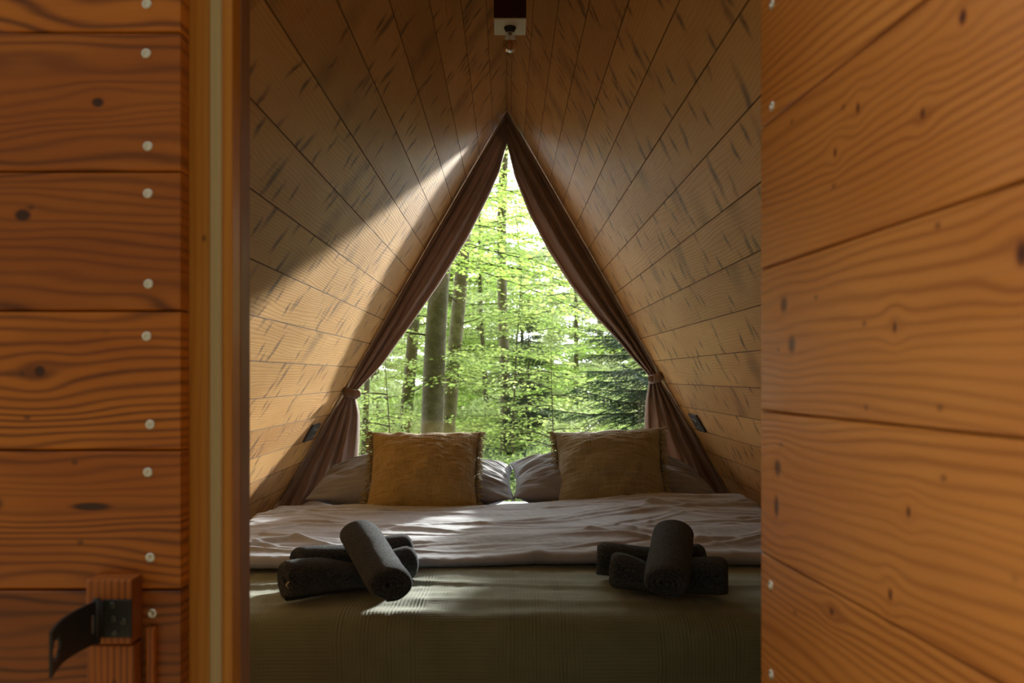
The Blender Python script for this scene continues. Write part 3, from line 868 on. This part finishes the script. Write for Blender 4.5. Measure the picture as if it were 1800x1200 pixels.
# ------------------------------------------------------------------ rolled towels
def towel(a, b, R, label, group, seed, pinch_at=None, pinch=.0, flat=.9, direction=1, ):
    """a towel rolled up from end a to end b (axis points), as one spiral sheet with thickness"""
    a, b = Vector(a), Vector(b); ax = (b-a); L = ax.length; ax.normalize()
    side = ax.cross(Vector((0, 0, 1))).normalized(); up = side.cross(ax)
    turns = 3.6; t = R/(turns+.35); NS = 150; NL = 44
    vs = []; fs = []
    def surf(s, l, off, cap=0):
        th = direction*(2*PI*turns*s)+.94+.35*math.sin(seed)
        r = .25*t+ t*turns*s+off
        # each layer ends a little differently and the outermost edge is rounded
        le = L*(1-.015*(1-s))-.004*math.sin(7*s*turns+seed)
        x = (l-.5)*le
        rr = r*(1+.03*nz(l*3, th*.6, seed)+.015*nz(l*9, th*1.5, seed+3))
        e = min(l, 1-l)*le
        rr *= 1-.10*max(0, 1-e/.014)**2 if s > .7 else 1
        fl = flat
        if pinch_at is not None:
            fl = flat*(1-pinch*math.exp(-((l-pinch_at)/.23)**2))
        cy, cz = math.cos(th)*rr, math.sin(th)*rr
        cz *= fl; cy *= 1+(.93-fl)*.35
        if pinch_at is not None: cz -= R*flat-R*fl
        # flatten against what it lies on
        cz = max(cz, -R*flat*.93-(0 if pinch_at is None else 0))
        sag = .003*nz(l*2, seed*2)
        return a+ax*(L/2+x)+side*cy+up*(cz+sag)
    def grid(off):
        n = len(vs)
        for i in range(NS+1):
            for j in range(NL+1):
                vs.append(surf(i/NS, j/NL, off))
        return n
    g = .46*t
    n0 = grid(g); n1 = grid(-g)
    W = NL+1
    for i in range(NS):
        for j in range(NL):
            p = i*W+j
            fs.append([n0+p, n0+p+1, n0+p+W+1, n0+p+W]); fs.append([n1+p, n1+p+W, n1+p+W+1, n1+p+1])
    # rounded edges: extra mid ring at both ends
    for j, dirn in ((0, -1), (NL, 1)):
        m = len(vs)
        for i in range(NS+1):
            vs.append((vs[n0+i*W+j]+vs[n1+i*W+j])/2+ax*dirn*t*.38)
        for i in range(NS):
            q = [n0+i*W+j, m+i, m+i+1, n0+(i+1)*W+j]; q2 = [m+i, n1+i*W+j, n1+(i+1)*W+j, m+i+1]
            if dirn > 0: q = q[::-1]; q2 = q2[::-1]
            fs.append(q); fs.append(q2)
    for i in (0, NS):
        for j in range(NL):
            q = [n0+i*W+j, n1+i*W+j, n1+i*W+j+1, n0+i*W+j+1]; fs.append(q if i == 0 else q[::-1])
    o = obj('rolled_towel', vs, fs, M_towel)
    bm = bmesh.new(); bm.from_mesh(o.data); bmesh.ops.recalc_face_normals(bm, faces=bm.faces); bm.to_mesh(o.data); bm.free()
    tag(o, label, 'towel', group)
    return o
def tp(px, d, h): return Vector(((px-891)/F*d, d, BED+.004+h))
G1 = 'rolled towels on the left of the bed'; G2 = 'rolled towels on the right of the bed'
tA = towel(tp(522, 2.21, .048), tp(716, 2.385, .052), .050, 'charcoal rolled towel at the back of the left trio, nearest the duvet', G1, 1., .5, .12, .93)
tB = towel(tp(500, 2.035, .050), tp(722, 2.215, .050), .052, 'charcoal rolled towel at the front of the left trio with a pale tag', G1, 2.2, .58, .30, .95)
tC = towel(tp(628, 2.25, .122), tp(686, 1.96, .054), .053, 'charcoal rolled towel crossing on top of the left trio', G1, .3, None, 0, .80)
tD = towel(tp(1052, 2.27, .048), tp(1236, 2.25, .048), .050, 'charcoal rolled towel at the back of the right trio, nearest the duvet', G2, 4., .5, .12, .93)
tE = towel(tp(1077, 2.13, .050), tp(1275, 2.06, .050), .053, 'charcoal rolled towel at the front of the right trio', G2, 5.2, .42, .30, .93)
tF = towel(tp(1182, 2.25, .128), tp(1168, 1.98, .056), .052, 'charcoal rolled towel crossing on top of the right trio', G2, 3.3, None, 0, .76)
# the pale tag in the left front roll
mb = MB(); p0 = at(508, 1028, 2.005)
mb.tube([p0+Vector((.0, 0, -.008)), p0+Vector((-.006, -.004, 0)), p0+Vector((0, -.004, .008)), p0+Vector((.007, 0, .009))], .0014, 6)
o = mb.build('care_tag', M_white, tB, True)

# ------------------------------------------------------------------ the forest
def leaves_obj(name, C, D, Nn, S, mat, parent=None, ratio=.58):
    """C centres, D directions, Nn normals, S lengths -> one mesh of pointed leaf blades"""
    C = np.asarray(C, float); D = np.asarray(D, float); Nn = np.asarray(Nn, float); S = np.asarray(S, float)[:, None]
    n = len(C)
    D /= np.linalg.norm(D, axis=1)[:, None]+1e-9
    B = np.cross(D, Nn); B /= np.linalg.norm(B, axis=1)[:, None]+1e-9
    U = np.cross(B, D)
    V = np.empty((n, 4, 3))
    V[:, 0] = C; V[:, 1] = C+D*S*.45+B*S*ratio*.5+U*S*.06; V[:, 2] = C+D*S; V[:, 3] = C+D*S*.45-B*S*ratio*.5+U*S*.06
    me = bpy.data.meshes.new(name)
    me.vertices.add(n*4); me.vertices.foreach_set('co', V.ravel())
    me.loops.add(n*4); me.loops.foreach_set('vertex_index', np.arange(n*4, dtype=np.int32))
    me.polygons.add(n); me.polygons.foreach_set('loop_start', np.arange(0, n*4, 4, dtype=np.int32))
    me.update(calc_edges=True); me.validate(); me.materials.append(mat)
    o = bpy.data.objects.new(name, me); col.objects.link(o); o.parent = parent
    return o

def spray(a, az, L, rise, droop, lsz, step, rnd, out, lay=.55, tw=.34, origin_pts=None):
    """a beech branch: returns its axis points; fills leaf lists"""
    pts = []; n = 9
    d = Vector((math.cos(az), math.sin(az), 0)); sd = Vector((-d.y, d.x, 0))
    bend = rnd.uniform(-.25, .25)
    for i in range(n+1):
        t = i/n
        pts.append(a+d*L*t+sd*bend*L*t*t+Vector((0, 0, rise*L*t-droop*L*t*t)))
    C, D, NN, S = out
    nt_ = max(4, int(L/.11)); twigs = []
    for k in range(nt_*2):
        t = .16+.84*(k/(nt_*2)); i = min(n-1, int(t*n)); p = pts[i].lerp(pts[i+1], t*n-i)
        s = 1 if k % 2 else -1
        tl_ = L*tw*(1-.72*t)*rnd.uniform(.6, 1.2)+.10
        td = (d*.75+sd*s*rnd.uniform(.5, 1.1)+Vector((0, 0, rnd.uniform(-.22, .16)))).normalized()
        twigs.append((p, td, tl_))
    twigs.append((pts[-1], d, .2))
    for (p, td, tl_) in twigs:
        m = max(3, int(tl_/step)); 
        sdv = td.cross(Vector((0, 0, 1))).normalized()
        for q in range(m):
            t = (q+.5)/m; c = p+td*tl_*t+Vector((rnd.gauss(0, .02), rnd.gauss(0, .02), -.15*tl_*t*t+rnd.gauss(0, .02)))
            s = 1 if q % 2 else -1
            dd = td*.6+sdv*s*rnd.uniform(.5, 1.1)+Vector((0, 0, rnd.uniform(-.5, .1)))
            C.append(c); D.append(dd); NN.append(Vector((rnd.gauss(0, lay), rnd.gauss(0, lay), 1))); S.append(lsz*rnd.uniform(.6, 1.15))
    return pts, twigs[::3]

def in_sun_path(p):
    # keep the gap in the canopy through which the sun reaches the window
    dy = p.y-3.95
    if dy <= 0: return False
    x = p.x-.42*dy; z = p.z-.25*dy
    return -.75 < x < .95 and .55 < z < 2.45
def beech(x, y, r, lean, zlo, zhi, nb, L, lsz, seed, label, leaf=M_beech, bark=M_bark, group=None, name='beech_tree', step=.04, htop=9., b0=.4,
          big_branch=True, azc=None):
    rnd = random.Random(seed)
    e = empty(name, (x, y, -1.4)); tag(e, label, 'tree', group)
    def tr(z):
        t = (z+1.4); return Vector((x+lean*t+.05*math.sin(z*.8+seed), y+.04*math.sin(z*.6+seed*2), z))
    M0 = Matrix.Translation((-x, -y, 1.4))
    tap = .45 if r > .085 else .9
    zsq = [-1.5+i*(htop+1.5)/30 for i in range(31)]
    tv, tf = tube_data([tr(z) for z in zsq], [r*(1.12-tap*(z+1.5)/(htop+1.5)+.25*math.exp(-(z+1.5)*1.6)) for z in zsq], 18, True, .06, seed)
    obj('trunk', [M0 @ v for v in tv], tf, bark, e)
    out = ([], [], [], [])
    for k in range(nb):
        z = zlo+(zhi-zlo)*(k+rnd.random()*.8)/nb
        az = rnd.uniform(0, 2*PI) if azc is None else rnd.gauss(azc, .9)
        a = tr(z); LL = L*rnd.uniform(.6, 1.15)*(1-.25*(z-zlo)/(zhi-zlo+.01))
        tmp = ([], [], [], [])
        pts, tw_ = spray(a, az, LL, rnd.uniform(.02, .35), rnd.uniform(.15, .4), lsz, step, rnd, tmp)
        if sum(in_sun_path(p) for p in pts) > 0 and y < 30:
            keep = [i for i, c in enumerate(tmp[0]) if not in_sun_path(c)]
            tmp = tuple([q[i] for i in keep] for q in tmp)
            if any(in_sun_path(p) for p in pts[:6]): 
                for q, w in zip(out, tmp): q.extend(w)
                continue
        for q, w in zip(out, tmp): q.extend(w)
        br = r*b0*rnd.uniform(.12, .3) if b0 else .01
        br = max(.009, min(.03, br))
        mb = MB(); mb.v += [M0 @ v for v in tube_data(pts, [br*(1-.8*i/9) for i in range(10)], 6)[0]]; mb.f += tube_data(pts, br, 6)[1]
        for (p, td, tl_) in tw_:
            v2, f2 = tube_data([M0 @ p, M0 @ (p+td*tl_*.5+Vector((0, 0, -.01))), M0 @ (p+td*tl_*.95-Vector((0, 0, .1*tl_)))], [.006, .004, .002], 4, False)
            mb.add((v2, f2))
        mb.build('branch', M_twig, e, True)
    C = [M0 @ c for c in out[0]]
    if C: leaves_obj('foliage', C, out[1], out[2], out[3], leaf, e)
    return e
def spruce(x, y, z0, z1, R, r, seed, label, group=None, dens=1., nsz=.05, cull=True):
    rnd = random.Random(seed)
    e = empty('spruce_tree', (x, y, z0)); tag(e, label, 'tree', group)
    H = z1-z0
    obj('trunk', *tube_data([Vector((0, 0, H*i/12)) for i in range(13)], [r*(1.05-.98*i/12) for i in range(13)], 10), M_bark, e)
    C, D, NN, S = [], [], [], []
    mb = MB()
    tiers = int(H/.26*dens)
    for k in range(tiers):
        f = k/tiers; z = H*(.10+.88*f); RR = R*(1-f)**.85+.06
        nb = 7
        for q in range(nb):
            az = 2*PI*(q+rnd.random()*.7)/nb+k; zj = z+rnd.uniform(-.13, .13); L = RR*rnd.uniform(.75, 1.15)
            d = Vector((math.cos(az), math.sin(az), 0)); sd = Vector((-d.y, d.x, 0))
            dr = rnd.uniform(.1, .5); P = [Vector((0, 0, zj))+d*L*t+Vector((0, 0, -dr*L*t+.22*L*t*t)) for t in (0, .33, .66, 1)]
            mb.tube(P, [.012, .009, .006, .003], 5, False)
            m = max(4, int(L/.05))
            for i in range(m):
                t = .12+.88*i/m; ii = min(2, int(t*3)); p = P[ii].lerp(P[ii+1], t*3-ii)
                for s in (-1, 1):
                    tl_ = (.34*L*(1-t)+.09)*rnd.uniform(.7, 1.2); td = (d*.7+sd*s*.75+Vector((0, 0, rnd.uniform(-.6, -.1)))).normalized()
                    nn = max(4, int(tl_/.014))
                    for w in range(nn):
                        c = p+td*tl_*w/nn
                        if cull and in_sun_path(c+Vector((x, y, z0))): continue
                        for s2 in (-1, 1):
                            dd = td*.75+td.cross(Vector((0, 0, 1)))*s2*.7+Vector((0, 0, rnd.uniform(-.25, .35)))
                            C.append(c); D.append(dd); NN.append(Vector((rnd.gauss(0, .5), rnd.gauss(0, .5), 1))); S.append(nsz*rnd.uniform(.7, 1.2))
    mb.build('branch', M_twig, e, True)
    leaves_obj('foliage', C, D, NN, S, M_spr, e, .16)
    return e
def at2(px, py, d): p = at(px, py, d); return p.x, p.z
# near trunks read from the photograph: (px at y=760, px at y=500, distance, width px)
def trunk_from(pa, pb, d, w, yb=500):
    xa, za = at2(pa, 760, d); xb, zb_ = at2(pb, yb, d)
    lean = (xb-xa)/(zb_-za); return xa-lean*(za+1.4), d, w/F*d/2, lean
x, y, r, ln = trunk_from(760, 778, 12., 38)
beech(x, y, r, ln, 1.6, 5.2, 14, 2.4, .075, 3, 'thick grey beech trunk standing left of centre outside the window', name='beech_tree', htop=8)
x, y, r, ln = trunk_from(792, 806, 14., 25)
beech(x, y, r, ln, .8, 6., 16, 2.6, .075, 5, 'paler trunk leaning close beside the thick grey beech', M_beech2, M_bark2, htop=9)
x, y, r, ln = trunk_from(885, 886, 17., 18)
beech(x, y, r, ln, -.4, 7.5, 20, 3.0, .08, 8, 'slim pale trunk rising up the middle of the window', M_beech, M_bark2, htop=9.5)
x, y, r, ln = trunk_from(714, 722, 18., 21, 600)
beech(x, y, r, ln, -.3, 6., 20, 2.8, .08, 12, 'grey trunk left of the thick beech, above the mustard cushion', M_beech2, M_bark, htop=8)
x, y, r, ln = trunk_from(655, 662, 23., 15, 600)
beech(x, y, r, ln, -1., 6., 20, 3.2, .09, 15, 'leftmost thin trunk beside the left curtain', M_yel, M_bark, htop=9)
# smaller leafy beeches that fill the middle distance
mid = [(-1.25, 9.4, .015, 'low leafy beech sapling by the left curtain', M_beech2, -1.0, 1.0, 16, 1.2, .065),
       (.62, 11.0, .015, 'leafy beech sapling left of the dark spruce', M_beech2, -1.0, 1.2, 16, 1.3, .065),
       (.10, 13.5, .025, 'bright young beech at the centre above the gap between pillows', M_beech2, -1.0, 2.4, 30, 1.9, .07),
       (2.7, 15.5, .08, 'beech with light crown behind the right curtain', M_beech, .2, 5.0, 26, 2.6, .075),
       (-2.5, 15.0, .06, 'young beech behind the left curtain', M_beech2, -1., 5.2, 34, 2.5, .08),
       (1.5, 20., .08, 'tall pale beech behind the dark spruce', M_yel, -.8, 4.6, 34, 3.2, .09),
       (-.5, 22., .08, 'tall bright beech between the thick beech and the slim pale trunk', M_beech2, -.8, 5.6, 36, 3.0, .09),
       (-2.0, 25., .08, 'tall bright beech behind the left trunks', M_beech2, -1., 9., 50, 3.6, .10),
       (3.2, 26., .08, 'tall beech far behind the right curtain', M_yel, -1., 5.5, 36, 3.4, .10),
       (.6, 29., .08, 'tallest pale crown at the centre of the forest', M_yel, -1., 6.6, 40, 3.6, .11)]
for i, (x, y, r, lab, mt, zl, zh, nb, L, ls) in enumerate(mid):
    beech(x, y, r, .03*(i % 3-1), zl, zh, nb, L, ls, 40+i, lab, mt, M_bark, htop=zh+.3, name='young_beech')
# overhanging boughs close to the cabin, from a tree beyond the left slope
beech(-2.6, 9.4, .12, .0, 2.35, 5.2, 22, 3.3, .07, 71, 'beech beyond the left roof whose boughs hang across the top of the window', M_beech, M_bark, htop=7, azc=.1)
spruce(1.80, 8.2, -1.4, 3.7, 2.3, .05, 4, 'dark green spruce beside the right curtain outside the window')
spruce(.42, 16.5, -1.4, 2.6, .9, .045, 6, 'small spruce with a bare lower trunk right of the slim pale trunk', nsz=.06)

# more distant trees: copies of a few built ones
def copy_tree(o, loc, rz, sc_, label, group):
    c = o.copy(); col.objects.link(c); c.location = loc; c.rotation_euler = (0, 0, rz); c.scale = (sc_,)*3
    tag(c, label, 'tree', group)
    for ch in o.children:
        k = ch.copy(); col.objects.link(k); k.parent = c
    return c
GB = 'distant beeches of the forest'
protos = []
rnd = random.Random(5)
spots = []
for k in range(20):
    y = 27+k*1.15+rnd.uniform(-1, 1); x = (rnd.uniform(.03, .20) if k % 2 else rnd.uniform(-.20, -.02))*y
    spots.append((x, y))
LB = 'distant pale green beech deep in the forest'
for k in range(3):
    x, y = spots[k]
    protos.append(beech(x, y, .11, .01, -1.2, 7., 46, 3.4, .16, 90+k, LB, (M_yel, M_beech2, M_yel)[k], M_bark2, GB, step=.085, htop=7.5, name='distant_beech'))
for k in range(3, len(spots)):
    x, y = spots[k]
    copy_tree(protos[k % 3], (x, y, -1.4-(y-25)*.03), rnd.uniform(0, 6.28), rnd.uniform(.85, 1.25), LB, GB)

# undergrowth: shrubs that close off the forest floor
GS = 'undergrowth shrubs below the window'
def shrub(x, y, z, R, n, seed, mat, lsz):
    r_ = np.random.default_rng(seed)
    v = r_.normal(size=(n, 3)); v /= np.linalg.norm(v, axis=1)[:, None]; rad = r_.uniform(.5, 1, n)**.5
    C = v*rad[:, None]*np.array([R, R, R*.75]); C[:, 2] = C[:, 2]+R*.6
    C[:, 2] = np.maximum(C[:, 2], .02)
    D = v+r_.normal(size=(n, 3))*.5; D[:, 2] -= .2
    NN = r_.normal(size=(n, 3))*.4+np.array([0, 0, 1]); S = lsz*r_.uniform(.6, 1.2, n)
    e = empty('shrub', (x, y, z)); tag(e, 'leafy green undergrowth shrub between the trunks', 'shrub', GS)
    mb = MB()
    for k in range(7):
        a = k*.9+seed; mb.tube([(0, 0, 0), (math.cos(a)*R*.3, math.sin(a)*R*.3, R*.5), (math.cos(a)*R*.7, math.sin(a)*R*.7, R*1.0)], [.015, .01, .004], 5, False)
    mb.build('stem', M_twig, e, True)
    leaves_obj('foliage', C, D, NN, S, mat, e)
    return e
sh = [shrub(-1.3, 11.0, -1.4, 1.0, 4500, 1, M_fern, .075), shrub(.6, 12.5, -1.4, 1.05, 4500, 2, M_beech2, .075), shrub(0., 20, -1.5, 1.6, 5000, 3, M_yel, .11)]
rnd = random.Random(9)
for k in range(34):
    y = 13+k*.95; x = rnd.uniform(-.21, .21)*y
    o = sh[k % 3]
    c = o.copy(); col.objects.link(c); c.location = (x, y, -1.45-(y-13)*.02); c.rotation_euler = (0, 0, rnd.uniform(0, 6)); c.scale = (rnd.uniform(.9, 1.5),)*3
    for ch in o.children:
        q = ch.copy(); col.objects.link(q); q.parent = c

# forest ground
n = 60; vs = []; fs = []
for j in range(n+1):
    for i in range(n+1):
        x = -45+90*i/n; y = -8+100*j/n
        z = -1.42-.02*max(0, y-13)+.15*nz(x*.2, y*.2)*sm(4.5, 10, y)
        if y < 4.5: z = min(z, -1.0)
        if y > 40: z += (y-40)*.05
        vs.append((x, y, z))
for j in range(n):
    for i in range(n):
        a = j*(n+1)+i; fs.append([a, a+1, a+n+2, a+n+1])
tag(obj('forest_ground', vs, fs, M_ground), kind='structure')
